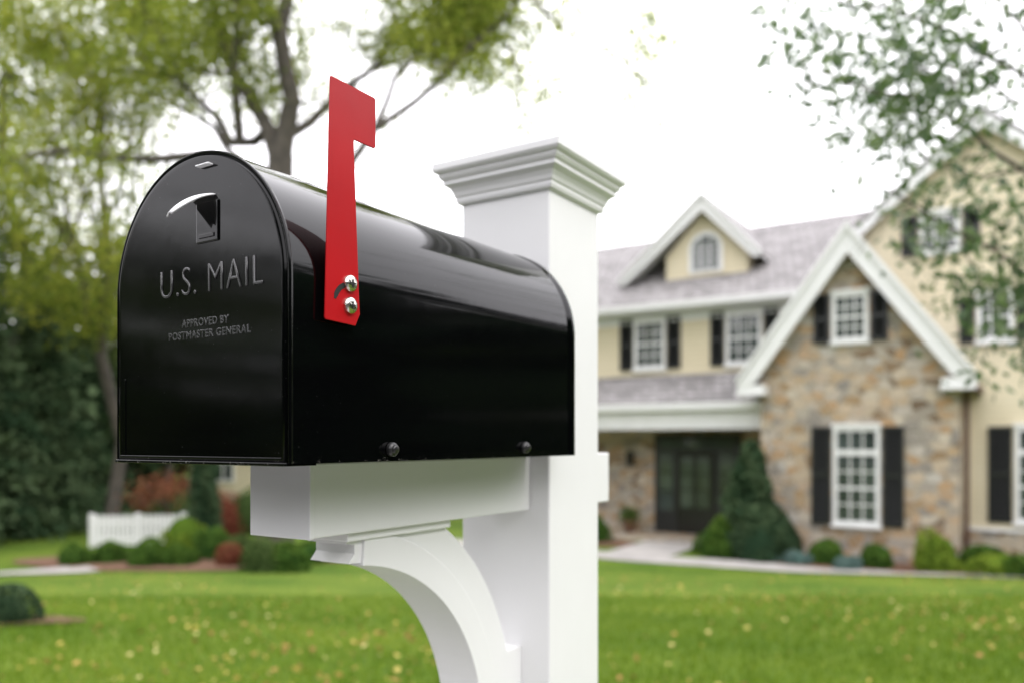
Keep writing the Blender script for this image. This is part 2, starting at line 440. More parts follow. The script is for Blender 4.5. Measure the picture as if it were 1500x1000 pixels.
def ring(y, inset, dz=0):
    return [(x, y, z) for x, z in arch(W2-inset, ZB+dz, ZB+HT-inset)]
loft('body', [ring(-.0020, .0030), ring(-.0032, .0012), ring(-.0030, -.0002), ring(-.0012, -.0006), ring(.0005, .0002), ring(.002, .0006),
              ring(.49, .0006), ring(.497, .0006), ring(.500, -.0012), ring(.508, -.0012), ring(.5135, .0015), ring(.516, .006)],
     M_black, mailbox, True, (False, True), 50)
loft('door', [ring(.004, .0032, .001), ring(-.0022, .0033, .001), ring(-.0040, .0046, .002), ring(-.0042, .0060, .003), ring(-.0040, .0085, .005)],
     M_black, mailbox, True, (True, True), 25)
mb = MB(); mb.box(-.1258, .1258, -.0062, .03, ZB-.002, ZB+.0012); mb.obj('sill_lip', M_black, mailbox, .0008)
mb = MB(); mb.box(-.119, .119, -.0052, -.0034, ZB+.004, ZB+.0055); mb.obj('hinge_crease', M_black, mailbox, .0005)
mb = MB(); mb.box(-.1115, -.1100, -.0047, -.0034, ZB+.007, .062); mb.obj('door_stiffening_crease', M_black, mailbox, .0005)

def text(name, s, x, z, size, w=None, mat=M_letter, ex=.0009, bev=.0004, off=0):
    c = bpy.data.curves.new(name, 'FONT'); c.body = s; c.size = size; c.extrude = ex; c.bevel_depth = bev; c.offset = off
    c.align_x = 'CENTER'; c.space_character = 1.12; c.bevel_resolution = 2
    o = bpy.data.objects.new(name, c); col.objects.link(o); c.materials.append(mat)
    o.parent = mailbox; o.rotation_euler = (math.pi/2, 0, 0); o.location = (x, -.0036, z)
    bpy.context.view_layer.update()
    if w: o.scale = (w/o.dimensions.x, 1, 1)
    return o
text('us_mail_lettering', 'U.S. MAIL', .021, .137, .039, .147, off=-.0011, bev=.0006)
text('approved_by_lettering', 'APPROVED BY', .015, .1070, .0100, .068, ex=.0006, bev=.0002)
text('postmaster_general_lettering', 'POSTMASTER GENERAL', .0195, .0960, .0100, .118, ex=.0006, bev=.0002)

mb = MB(); mb.box(.008, .027, -.0095, .004, .2535, .2550); mb.obj('latch_clip', M_latch, mailbox, .0006)
def tab():
    V = []; F = []; nu, nv = 16, 10
    for i in range(nu+1):
        t = i/nu      # from door outwards
        for j in range(nv+1):
            s = j/nv*2-1
            wid = .0165*(1-.8*t**2.0)
            x = .014 + s*wid - .016*t
            y = -.004 - .026*t
            z = .2255 + .001*s - .004*t - .016*t*t + .003*(1-s*s)
            V.append((x, y, z))
    for i in range(nu):
        for j in range(nv):
            a = i*(nv+1)+j; F.append((a, a+1, a+nv+2, a+nv+1))
    m = MB(); m.v = V; m.f = F
    o = m.obj('pull_tab', M_latch, mailbox, smooth=60)
    s = o.modifiers.new('s', 'SOLIDIFY'); s.thickness = .0012
tab()
mb = MB(); mb.box(.004, .036, -.0056, -.003, .183, .221); mb.obj('pull_backplate', M_black, mailbox, .0012, 3)
mb = MB(); mb.box(.009, .031, -.0064, -.005, .187, .191); mb.obj('pull_backplate_rib', M_black, mailbox, .0006, 2)

def disc_dome(name, x, y, z, r, h, mat, parent, axis='x', k=24):
    V = []; F = []; prof = [(r, 0), (r, h*.45), (r*.9, h*.75), (r*.6, h*.95), (0.0001, h)]
    for pr, ph in prof:
        for j in range(k):
            a = 2*math.pi*j/k; V.append((x+ph, y+pr*math.cos(a), z+pr*math.sin(a)))
    for i in range(len(prof)-1):
        for j in range(k):
            F.append((i*k+j, i*k+(j+1) % k, (i+1)*k+(j+1) % k, (i+1)*k+j))
    m = MB(); m.v = V; m.f = F
    return m.obj(name, mat, parent, smooth=40)
for i, s in enumerate((.128, .378)):
    disc_dome('snap_fastener_%d' % (i+1), W2, s, -.0085, .0072, .006, M_rubber, mailbox)
    disc_dome('snap_fastener_head_%d' % (i+1), W2+.005, s, -.0085, .0045, .003, M_rubber, mailbox)

fx = W2+.0035
pts = [(.0405, .3262), (.0415, .3275), (.0985, .3275), (.1, .326), (.1, .281), (.098, .279), (.0715, .279), (.0702, .2775),
       (.0775, .130), (.0785, .118), (.0725, .1065), (.0350, .1080), (.0338, .1095)]
mb = MB(); mb.prism_x(pts, fx, fx+.0016); mb.obj('flag', M_red, mailbox, .0004, 2)
def arc_strip(name, cy, cz, r0, r1, a0, a1, x, mat, n=14):
    V = []; F = []
    for i in range(n+1):
        a = math.radians(a0+(a1-a0)*i/n); e = min(1, math.sin(math.pi*min(max(i/n, .06), .94))*3)
        rm = (r0+r1)/2; hw = (r1-r0)/2*e
        for r in (rm-hw, rm+hw):
            V.append((x, cy+r*math.cos(a), cz+r*math.sin(a)))
    for i in range(n): F.append((2*i, 2*i+1, 2*i+3, 2*i+2))
    m = MB(); m.v = V; m.f = F; o = m.obj(name, mat, mailbox)
    s = o.modifiers.new('s', 'SOLIDIFY'); s.thickness = .0002; return o
arc_strip('flag_slot', .0645, .124, .0165, .0215, 88, 168, fx+.0019, M_dark)  # dark strip laid on the flag face in place of a cut slot
for i, z in enumerate((.1443, .124)):
    disc_dome('screw_%d' % (i+1), fx+.0016, .0645, z, .0078, .0045, M_chrome, mailbox)
    mb = MB(); xo = fx+.0016+.0040
    mb.box(xo, xo+.0009, .0645-.0035, .0645+.0035, z-.0006, z+.0006); mb.box(xo, xo+.0010, .0645-.0006, .0645+.0006, z-.0035, z+.0035)
    mb.obj('screw_cross_%d' % (i+1), M_dark, mailbox)  # raised dark bars painting the shade inside the driver recess

# ---------------------------------------------------------------- post
post = empty('mailbox_post', (mx_, my_, CAMZ), TH)
PC = .526+.0775; H = .0775
mb = MB(); mb.box(-H, H, PC-H, PC+H, -1.25, .372); mb.obj('shaft', M_vinyl, post, .003, 3)
prof = [(.0775, .3605), (.083, .3615), (.0845, .366), (.0845, .3705), (.0865, .3725), (.088, .378), (.0915, .3845), (.0965, .388), (.0985, .389),
        (.0985, .395), (.1015, .397), (.104, .401), (.104, .4045), (.1085, .4065), (.111, .410), (.111, .419), (.1095, .4215), (.09, .4265), (.0005, .4285)]
V = []; F = []
for h, z in prof: V += [(-h, PC-h, z), (h, PC-h, z), (h, PC+h, z), (-h, PC+h, z)]
for i in range(len(prof)-1):
    for j in range(4): F.append((i*4+j, i*4+(j+1) % 4, i*4+4+(j+1) % 4, i*4+4+j))
F.append((3, 2, 1, 0))
mb = MB(); mb.v = V; mb.f = F; mb.obj('cap', M_vinyl, post, .0008, 2)
AT, AB = -.0225, -.100
mb = MB(); mb.box(-.045, .045, .100, PC-H-.0005, AB, AT); mb.obj('arm', M_vinyl, post, .002, 3)
mb = MB(); mb.box(-.0455, .0455, .0975, .1035, AB-.001, AT-.0005); mb.obj('arm_end_cap', M_vinyl, post, .0012, 2)
mb = MB(); mb.box(-.045, .045, PC+H-.001, .786, AB-.004, AT+.002); mb.obj('arm_tail', M_vinyl, post, .002, 3)
o0 = (.16, -.40); pts = []
for i in range(25):
    a = math.radians(88 - 88*i/24); pts.append((o0[0]+.265*math.cos(a), o0[1]+.265*math.sin(a)))
pts += [(.435, -.415), (.425, -.425), (.425, -.445), (.5255, -.445), (.5255, -.300), (.503, -.3)]
for i in range(18):
    a = math.radians(17 + (62-17)*i/17)
    pts.append((o0[0]+.342*math.cos(a), o0[1]+.342*math.sin(a)))
pts += [(.322, AB-.0005), (.165, AB-.0005), (.165, -.113), (.178, -.115), (.178, -.125)]
mb = MB(); mb.prism_x(pts, -.030, .030); mb.obj('brace', M_vinyl, post, .0022, 3, )
ptsb = [(o0[0]+.262*math.cos(math.radians(84-84*i/24)), o0[1]+.262*math.sin(math.radians(84-84*i/24))) for i in range(25)] + \
       [(o0[0]+.30*math.cos(math.radians(84*i/24)), o0[1]+.30*math.sin(math.radians(84*i/24))) for i in range(25)]
mb = MB(); mb.prism_x(ptsb, -.034, .034); mb.obj('brace_moulding', M_vinyl, post, .0012, 2)
mb = MB(); mb.box(-.037, .037, .160, .345, AB-.010, AB-.0007); mb.obj('brace_top_plate', M_vinyl, post, .0015, 2)

# ---------------------------------------------------------------- house
house = empty('stone_house', (0, 0, CAMZ), TH)
G = -2.78
sid, sto, trm, shn, shu, gla, drk = MB(), MB(), MB(), MB(), MB(), MB(), MB()
sid.prism_x([(22.5, .9), (22.5, 3.95), (27.6, 6.95), (32.7, 3.95), (32.7, .9)], -14, 1.9)
sto.box(-13.99, 1.89, 22.51, 32.6, G, .9)
shn.prism_x([(21.95, 3.93), (27.6, 7.22), (33.25, 3.93), (33.25, 3.83), (27.6, 7.08), (21.95, 3.83)], -14.35, 2.2)
trm.prism_x([(21.97, 3.82), (27.6, 7.07), (33.2, 3.82), (33.2, 3.66), (27.6, 6.9), (21.97, 3.66)], -14.3, -14.02)
trm.box(-14.3, -4.0, 21.97, 22.49, 3.70, 3.82)
trm.box(-14.35, -4.0, 21.84, 21.95, 3.76, 3.92)
trm.box(-14.0, -5.6, 22.46, 22.5, 3.45, 3.70)
PX, PZ, SL = -1.0, 7.35, .86
sid.prism_y([(-3.85, .5), (-3.85, PZ-.23-SL*2.85), (PX, PZ-.23), (1.85, PZ-.23-SL*2.85), (1.85, .5)], 21.0, 29.0)
sid.box(-3.85, 1.85, 21.0, 22.4, -2.1, .5)
sto.box(-1.3, 1.89, 20.93, 21.0, G, -2.0)
trm.box(-1.3, 1.92, 20.9, 21.0, -2.0, -1.93)
for sgn in (-1, 1):
    xe = PX+sgn*3.2; ze = PZ-3.2*SL
    shn.prism_y([(PX, PZ), (xe, ze), (xe, ze-.09), (PX, PZ-.11)], 20.65, 29.2)
    trm.prism_y([(PX, PZ-.12), (xe, ze-.10), (xe, ze-.36), (PX, PZ-.43)], 20.66, 20.74)
    trm.prism_y([(PX, PZ-.12), (xe, ze-.10), (xe, ze-.15), (PX, PZ-.18)], 20.745, 21.0)
sto.prism_y([(-5.65, G), (-5.65, 1.66), (-3.55, 4.57), (-1.40, 1.66), (-1.40, G)], 20.0, 22.48)
for sgn in (-1, 1):
    xe = -3.60+sgn*2.5; ze = 4.96-2.5*1.387
    shn.prism_y([(-3.60, 4.96), (xe, ze), (xe-sgn*.0, ze-.12), (-3.60, 4.82)], 19.56, 24.2)
    trm.prism_y([(-3.60, 4.81), (xe, ze-.13), (xe-sgn*.08, ze-.30), (xe-sgn*.42, ze-.08+.0), (-3.60, 4.25)], 19.58, 19.68)
    trm.prism_y([(-3.60, 4.95), (xe+sgn*.02, ze-.01), (xe+sgn*.02, ze-.13), (-3.60, 4.79)], 19.50, 19.575)
    trm.prism_y([(-3.60, 4.80), (xe, ze-.14), (xe, ze-.20), (-3.60, 4.73)], 19.685, 22.4)
    x0, x1 = sorted((xe+sgn*.02, xe-sgn*.62))
    trm.box(x0, x1, 19.6, 20.05, ze-.34, ze-.15)
    trm.box(x0-.02, x1+.02, 19.55, 20.05, ze-.40, ze-.345)
    xa, xb = sorted((xe, xe-sgn*.36)); trm.box(xa, xb, 19.69, 22.4, ze-.33, ze-.21)
drk2 = MB(); drk2.box(-1.33, -1.23, 20.25, 20.35, G, 1.1); drk2.box(-1.18, -1.0, 19.7, 21, 1.05, 1.18)
shn.prism_x([(20.75, .98), (22.49, 1.92), (22.49, 1.82), (20.75, .88)], -14.3, -5.66)
trm.box(-14.3, -5.67, 20.62, 20.75, .82, 1.0)
trm.box(-14.25, -5.67, 20.76, 22.45, .76, .82)
trm.box(-14.2, -5.67, 20.85, 21.1, .35, .755)
trm.box(-14.2, -5.67, 20.81, 21.14, .31, .345)
for a in (-14.0, -11.35):
    trm.box(a-.12, a+.12, 20.87, 21.09, G+.1, .31); trm.box(a-.16, a+.16, 20.83, 21.13, G+.1, G+.35)
sto.box(-14.2, -5.67, 20.7, 22.5, G-.02, G+.12)
sto.box(-9.6, -6.7, 20.35, 20.69, G-.02, G+.02)
shu.box(-9.42, -6.90, 22.36, 22.5, G+.12, .20)
for x0, x1, z0, z1 in ((-9.25, -8.85, -2.0, -.35), (-7.47, -7.07, -2.0, -.35), (-9.25, -7.07, -.22, .05)):
    gla.box(x0, x1, 22.34, 22.365, z0, z1)
drk.box(-8.72, -7.60, 22.31, 22.358, G+.13, -.30)
for x0, x1 in ((-8.58, -8.22), (-8.10, -7.74)):
    gla.box(x0, x1, 22.30, 22.312, -1.9, -.45)
    for z in (-.95, -1.4): drk.box(x0, x1, 22.288, 22.302, z-.02, z+.02)
for z in (-.9, -1.45):
    drk.box(-9.25, -8.85, 22.325, 22.342, z-.02, z+.02); drk.box(-7.47, -7.07, 22.325, 22.342, z-.02, z+.02)
drk.box(-10.28, -10.12, 22.28, 22.44, -.72, -.42); drk.prism_y([(-10.32, -.42), (-10.2, -.28), (-10.08, -.42)], 22.26, 22.46)
drk.box(-10.22, -10.18, 22.44, 22.5, -.55, -.45)

def window(a0, a1, z0, z1, b, cols=3, rows=4, fr=.085, transom=None, shw=.42, sl=True, sr=True):
    f = b-.05
    trm.box(a0, a0+fr, f-.03, b, z0, z1); trm.box(a1-fr, a1, f-.03, b, z0, z1)
    trm.box(a0+fr, a1-fr, f-.028, b, z1-fr, z1); trm.box(a0+fr, a1-fr, f-.028, b, z0, z0+fr)
    trm.box(a0-.05, a1+.05, f-.07, b, z0-.07, z0-.002)
    trm.box(a0-.04, a1+.04, f-.06, b, z1+.002, z1+.08)
    gla.box(a0+fr, a1-fr, f+.02, f+.03, z0+fr, z1-fr)
    spans = [(z0+fr, z1-fr, rows)]
    if transom:
        zt = z1-transom; trm.box(a0+fr, a1-fr, f-.026, b, zt-.06, zt+.06)
        spans = [(z0+fr, zt-.06, rows), (zt+.06, z1-fr, 1)]
    for s0, s1, rw in spans:
        for i in range(1, cols):
            x = a0+fr+(a1-a0-2*fr)*i/cols; trm.box(x-.014, x+.014, f-.004, f+.018, s0, s1)
        for i in range(1, rw):
            z = s0+(s1-s0)*i/rw; h = .028 if (i*2 == rw) else .014
            trm.box(a0+fr, a1-fr, f-.007, f+.016, z-h, z+h)
    for on, x0, x1 in ((sl, a0-.05-shw, a0-.055), (sr, a1+.055, a1+.05+shw)):
        if not on: continue
        zs0, zs1 = z0-.02, z1+.02
        shu.box(x0, x0+.06, b-.07, b-.001, zs0, zs1); shu.box(x1-.06, x1, b-.07, b-.001, zs0, zs1)
        zm = (zs0+zs1)/2
        for z in (zs0, zm-.04, zs1-.08): shu.box(x0+.06, x1-.06, b-.068, b-.001, z, z+.08)
        z = zs0+.1
        while z < zs1-.1:
            if abs(z-zm) > .06: shu.prism_x([(b-.06, z), (b-.015, z+.045), (b-.005, z+.045), (b-.05, z-.005)], x0+.06, x1-.06)
            z += .06
        shu.box(x0+.06, x1-.06, b-.012, b-.0015, zs0+.08, zs1-.08)

window(-3.97, -2.97, -1.92, .31, 20.0, 3, 4, transom=.58, shw=.44)
window(-4.00, -3.22, 2.28, 3.38, 20.0, 3, 4, shw=.36)
window(-10.1, -9.13, 2.12, 3.58, 22.5, 3, 4, shw=.42)
window(-7.32, -6.32, 2.12, 3.58, 22.5, 3, 4, shw=.40)
window(-13.0, -12.0, 2.12, 3.58, 22.5, 3, 4)
window(-1.12, -.42, 2.2, 3.24, 21.0, 3, 4, shw=.3)
window(-2.27, -1.45, 4.30, 5.2, 21.0, 3, 4, shw=.34)
window(-.40, .7, -1.78, .30, 21.0, 3, 4, transom=.55, shw=.46)
DB = 23.6; dc = -8.3
sid.prism_y([(dc-1.25, 4.6), (dc-1.25, 5.6), (dc, 6.95), (dc+1.25, 5.6), (dc+1.25, 4.6)], DB, 27.4)
for sgn, run, drop in ((-1, 2.7, 2.35), (1, 1.75, 1.95)):
    xe = dc+sgn*run; ze = 7.32-drop; m = drop/run
    shn.prism_y([(dc, 7.32), (xe, ze), (xe, ze-.1), (dc, 7.2)], DB-.42, 27.9)
    trm.prism_y([(dc, 7.19), (xe, ze-.11), (xe-sgn*.22, ze-.16), (dc, 6.78)], DB-.40, DB-.30)
    trm.prism_y([(dc, 7.31), (xe+sgn*.02, ze-.01), (xe+sgn*.02, ze-.11), (dc, 7.18)], DB-.48, DB-.425)
    trm.prism_y([(dc, 7.18), (xe, ze-.12), (xe, ze-.16), (dc, 7.12)], DB-.29, DB+.5)
ww = .42; wc = dc+.0; zb, zs = 5.08, 5.70
def archpts(w, z0, zc, n=16):
    return [(wc-w, z0)] + [(wc+w*math.cos(math.pi-math.pi*i/n), zc+w*math.sin(math.pi-math.pi*i/n)) for i in range(n+1)] + [(wc+w, z0)]
trm.prism_y(archpts(ww+.10, zb-.08, zs), DB-.05, DB)
gla.prism_y(archpts(ww-.02, zb+.02, zs), DB-.06, DB-.051)
for x in (-.14, .14): trm.box(wc+x-.014, wc+x+.014, DB-.075, DB-.061, zb+.02, zs+.36)
for z in (5.3, 5.52, 5.72): trm.box(wc-ww+.02, wc+ww-.02, DB-.078, DB-.061, z-.014, z+.014)
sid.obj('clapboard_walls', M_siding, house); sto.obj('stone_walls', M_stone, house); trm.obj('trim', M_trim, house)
shn.obj('roof', M_shingle, house); shu.obj('shutters', M_shut, house); gla.obj('window_panes', M_glass, house)
drk.obj('entry_door', M_doorm, house); drk2.obj('downspout', M_gutter, house)

cot = empty('cream_cottage', (-8.3, 30, -1.63), math.radians(-20))
m1, m2, m3, m4, m5 = MB(), MB(), MB(), MB(), MB()
m1.prism_x([(0, .8), (0, 3.4), (2.6, 5.4), (5.2, 3.4), (5.2, .8)], -4.5, 4.0)
m2.box(-4.53, 4.03, -.03, 5.2, -.1, .8)
m3.prism_x([(-.4, 3.2), (2.6, 5.6), (5.6, 3.2), (5.6, 3.05), (2.6, 5.42), (-.4, 3.05)], -4.8, 4.3)
m4.box(-4.8, 4.3, -.5, -.41, 3.0, 3.2)
for a in (-3.3, -1.0, 1.3):
    for q in ((a, a+.08), (a+.92, a+1.0), (a+.47, a+.53)): m4.box(q[0], q[1], -.06, 0, 1.2, 2.7)
    for q in (1.2, 1.92, 2.62): m4.box(a+.08, a+.92, -.055, 0, q, q+.08)
    m5.box(a+.08, a+.92, -.03, -.01, 1.28, 2.62)
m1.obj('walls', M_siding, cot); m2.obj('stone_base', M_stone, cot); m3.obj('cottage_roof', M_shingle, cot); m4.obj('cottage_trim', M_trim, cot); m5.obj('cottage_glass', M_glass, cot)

def fence(name, p0, p1, h=.85):
    e = empty(name, (p0[0], p0[1], 0)); d = np.array(p1)-np.array(p0); L = np.linalg.norm(d); e.rotation_euler[2] = math.atan2(d[1], d[0])
    e.location[2] = gz(p0[0], p0[1])
    m = MB(); x = 0
    while x < L:
        m.prism_y([(x, .05), (x+.085, .05), (x+.085, h-.05), (x+.0425, h), (x, h-.05)], -.012, .012); x += .115
    m.box(-.01, L, .014, .05, .18, .27); m.box(-.01, L, .014, .05, h-.25, h-.16)
    for i in range(3):
        xx = L*i/2; m.box(xx-.06, xx+.06, .052, .16, -.1, h+.02)
    m.obj('pickets', M_trim, e)
fence('picket_fence', (-10.85, 21.0), (-8.6, 21.3))

# ---------------------------------------------------------------- shrubs
def shrub(name, x, y, r, h, mat, n=1500, leaf=.035, cone=False, base=.45):
    z0 = gz(x, y)
    u = unit(R.normal(size=(n, 3))); u[:, 2] = np.abs(u[:, 2])*1.0-.15
    k = R.normal(size=(9, 3))*2.2; ph = R.random(9)*6
    lump = 1 + .10*np.sin(u@k.T + ph).sum(1)/1.6
    rad = lump*(1-.16*R.random(n)**2)
    if cone:
        t = R.random(n)**.8; an = R.random(n)*2*math.pi
        rr = r*(1-t)**.75*(1+.18*np.sin(an*3+t*9)+.12*np.sin(t*23+an))*(1-.35*R.random(n)**2)+.04+R.normal(size=n)*.04
        C = np.stack([x+rr*np.cos(an), y+rr*np.sin(an), z0+.03+t*h], 1)
        var = base+R.normal(size=n)*.16 + .2*np.sin(an*3+t*9)
    else:
        C = np.stack([x+u[:, 0]*r*rad, y+u[:, 1]*r*rad, z0+h*.18+u[:, 2]*h*.82*rad], 1)
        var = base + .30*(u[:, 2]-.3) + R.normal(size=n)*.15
    V1, F1 = leaf_geo(C, R.uniform(.7, 1.3, n)*leaf, .55)
    var = np.repeat(np.clip(var, 0, 1), 4)
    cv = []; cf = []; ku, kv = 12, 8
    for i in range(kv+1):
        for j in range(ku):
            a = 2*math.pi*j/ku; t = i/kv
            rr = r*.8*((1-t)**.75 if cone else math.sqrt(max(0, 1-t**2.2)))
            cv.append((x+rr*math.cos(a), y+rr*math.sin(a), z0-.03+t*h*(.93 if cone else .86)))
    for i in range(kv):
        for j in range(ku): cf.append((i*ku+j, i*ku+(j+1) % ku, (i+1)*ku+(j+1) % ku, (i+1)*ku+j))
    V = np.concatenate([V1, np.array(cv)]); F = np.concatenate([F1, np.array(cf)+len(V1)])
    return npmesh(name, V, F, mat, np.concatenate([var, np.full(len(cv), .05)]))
def at(px, y, Y): return ((px-750)/1195*Y, Y)
def W(a, b): return loc2w(a, b)
foundation = [(-2.9, 19.1, .34, .6, M_boxleaf), (-3.95, 19.2, .42, .62, M_boxleaf), (-1.75, 19.25, .50, .95, M_limeleaf), (-.55, 18.5, .46, .5, M_limeleaf),
              (.1, 18.2, .5, .5, M_boxleaf), (.55, 19.4, .5, .75, M_limeleaf), (-5.0, 18.9, .4, .4, M_blueleaf), (-4.5, 18.75, .35, .34, M_blueleaf),
              (-6.6, 19.4, .45, .62, M_boxleaf), (-10.3, 20.0, .6, 1.0, M_boxleaf), (-11.2, 19.6, .55, .8, M_boxleaf), (-6.2, 18.9, .4, .5, M_boxleaf),
              (-3.4, 18.6, .3, .28, M_blueleaf), (-.9, 19.9, .5, .7, M_boxleaf)]
for a, b, r, h, m in foundation:
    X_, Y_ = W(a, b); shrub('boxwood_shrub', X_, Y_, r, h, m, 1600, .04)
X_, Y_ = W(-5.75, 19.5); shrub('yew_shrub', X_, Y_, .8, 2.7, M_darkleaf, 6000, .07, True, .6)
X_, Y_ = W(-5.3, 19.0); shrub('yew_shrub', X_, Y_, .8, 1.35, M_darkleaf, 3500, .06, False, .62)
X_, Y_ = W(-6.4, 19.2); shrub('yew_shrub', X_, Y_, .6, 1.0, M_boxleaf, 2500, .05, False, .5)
X_, Y_ = W(-10.0, 21.9); pot = empty('planter', (X_, Y_, CAMZ+G+.12))
m = MB(); k = 16
for i, (rr, z) in enumerate(((.14, 0), (.20, .3), (.23, .3), (.23, .36), (.18, .36))):
    for j in range(k): m.v.append((rr*math.cos(2*math.pi*j/k), rr*math.sin(2*math.pi*j/k), z))
for i in range(4):
    for j in range(k): m.f.append((i*k+j, i*k+(j+1) % k, (i+1)*k+(j+1) % k, (i+1)*k+j))
m.obj('pot', M_mulch, pot, smooth=30)
n = 400; C = R.normal(size=(n, 3))*np.array([.15, .15, .12])+np.array([0, 0, .5]); leaves('pot_foliage', C, .05, M_boxleaf, R.random(n), pot)

bed('mulch_bed', *W(-2.6, 19.25), 3.6, .95, TH); bed('mulch_bed', *W(-11, 19.7), 2.3, 1.0, TH)
bed('mulch_bed', -7.6, 18.6, 3.4, 1.5, .05); bed('mulch_bed', -5.1, 8.15, .75, .45); bed('mulch_bed', -3.6, 19.6, 2.2, 1.3, .2)
for px, Yd, r, h, m in ((110, 18.2, .40, .55, M_boxleaf), (163, 18.5, .40, .55, M_boxleaf), (215, 18.0, .42, .58, M_boxleaf), (262, 18.1, .38, .52, M_boxleaf),
                        (312, 19.2, .5, .9, M_boxleaf), (350, 18.6, .45, .6, M_midleaf), (452, 18.5, .42, .55, M_boxleaf), (385, 17.3, .45, .75, M_midleaf), (420, 17.3, .4, .6, M_boxleaf),
                        (500, 19.5, .5, .7, M_boxleaf), (270, 20.0, .6, 1.1, M_limeleaf), (195, 23, .6, .9, M_midleaf), (570, 20.0, .6, .9, M_boxleaf), (625, 20.4, .6, .8, M_limeleaf),
                        (40, 24, .9, 1.1, M_midleaf), (-20, 23, .9, 1.0, M_midleaf), (85, 25, .8, 1.2, M_boxleaf), (250, 23.5, .9, 1.6, M_midleaf),
                        (320, 24, .9, 1.3, M_redleaf), (365, 24.5, .9, 1.4, M_midleaf)):
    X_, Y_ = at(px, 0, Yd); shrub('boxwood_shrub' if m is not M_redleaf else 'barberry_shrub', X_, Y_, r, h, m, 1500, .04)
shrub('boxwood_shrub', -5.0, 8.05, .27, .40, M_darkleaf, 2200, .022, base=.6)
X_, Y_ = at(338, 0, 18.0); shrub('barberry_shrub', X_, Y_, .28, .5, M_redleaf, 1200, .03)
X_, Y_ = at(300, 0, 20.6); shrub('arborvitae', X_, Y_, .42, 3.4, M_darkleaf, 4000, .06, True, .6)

# ---------------------------------------------------------------- trees
def S(px, y, Y):   # metres from bearing / elevation readings at range Y
    return ((px-750)/1195*Y, Y, (645-y)/1195*Y + CAMZ)
def J(p, dy): return (p[0], p[1]+dy, p[2])

oak = empty('oak_tree'); segs = []; tips = []
Yo = 18.0
b0 = S(404, 820, Yo)
segs.append((np.array([b0[0], Yo, gz(b0[0], Yo)-.1]), np.array(S(404, 600, Yo)), .46, .36))
segs.append((np.array(S(404, 600, Yo)), np.array(S(408, 380, Yo)), .36, .32))
segs.append((np.array(S(408, 380, Yo)), np.array(S(412, 225, Yo)), .32, .29))
def L_(lst, r0, r1, **k):
    limb([J(S(px, y, Yo), dy) for px, y, dy in lst], r0, r1, segs, tips, **k)
L_([(412, 235, 0), (432, 150, -.2), (420, 60, -.5), (438, -60, -.6), (450, -200, -.8)], .24, .08, childL=1.7, start=3)
L_([(410, 245, 0), (375, 160, .3), (330, 90, .6), (300, 0, .8), (270, -130, 1)], .20, .07, childL=1.6, start=3)
L_([(345, 200, .3), (348, 120, -.2), (362, 50, -.6), (385, -60, -1)], .12, .05, childL=1.5, start=2)
L_([(412, 225, 0), (395, 140, 1.2), (380, 50, 1.8), (350, -80, 2)], .13, .05, childL=1.5, start=2)
L_([(408, 330, 0), (500, 285, -.6), (560, 215, -1.0), (650, 155, -1.2), (745, 70, -1.4), (800, -20, -1.5)], .11, .025, childL=1.0, start=5)
L_([(560, 215, -1.0), (585, 130, -.6), (640, 60, -.2), (710, -10, 0)], .07, .03, childL=1.1, start=3)
L_([(420, 200, 0), (480, 120, .8), (540, 60, 1.2), (600, -40, 1.5)], .12, .04, childL=1.4, start=2)
L_([(405, 260, 0), (300, 235, -.3), (190, 245, -.6), (60, 262, -1.2)], .15, .04, childL=1.2, start=3)
L_([(390, 180, .3), (320, 190, .8), (262, 115, 1.2), (210, 40, 1.5), (160, -60, 1.5)], .12, .04, childL=1.5, start=3)
L_([(404, 290, 0), (330, 210, 1.5), (250, 120, 2.6), (120, 40, 3.5)], .13, .04, childL=1.5, start=3)
L_([(540, 60, 1.2), (600, 40, 1.0), (660, 10, .8), (720, 5, .6)], .05, .02, childL=1.1, start=1)
L_([(438, -60, -.6), (520, -40, -.5), (620, -20, -.5), (700, 30, -.6)], .05, .02, childL=1.1, start=2)
T2 = []
for t in tips:
    px = t[0]/t[1]*1195+750; y = 645-(t[2]-CAMZ)/t[1]*1195
    dens = 1.0
    if y > 130: dens = .45
    if px > 560 and y > 130: dens = .22
    if px > 740: dens = .5
    if random.random() < dens: T2.append(t)
tubes('trunk_and_limbs', segs, M_bark, oak)
clump_leaves('oak_foliage', T2, 30, .34, .072, M_oakleaf, oak, cvar=.25, base=.58)
sg = []; tp = []
limb([S(700, -60, 16), S(800, 20, 15.5), (S(900, 80, 15)), S(960, 140, 15)], .04, .012, sg, tp, depth=2, childL=1.0, start=1)
limb([S(745, 70, 16.6), S(760, 130, 16.3), S(775, 180, 16)], .03, .01, sg, tp, depth=2, childL=.6, start=1)
limb([S(700, -60, 16), S(850, -30, 15), S(930, 20, 15)], .04, .012, sg, tp, depth=2, childL=1.1, start=2)
tubes('hanging_twigs', sg, M_bark, oak, 5)
clump_leaves('hanging_foliage', random.sample(tp, int(len(tp)*.9)), 8, .26, .062, M_oakleaf, oak, cvar=.2, base=.75)

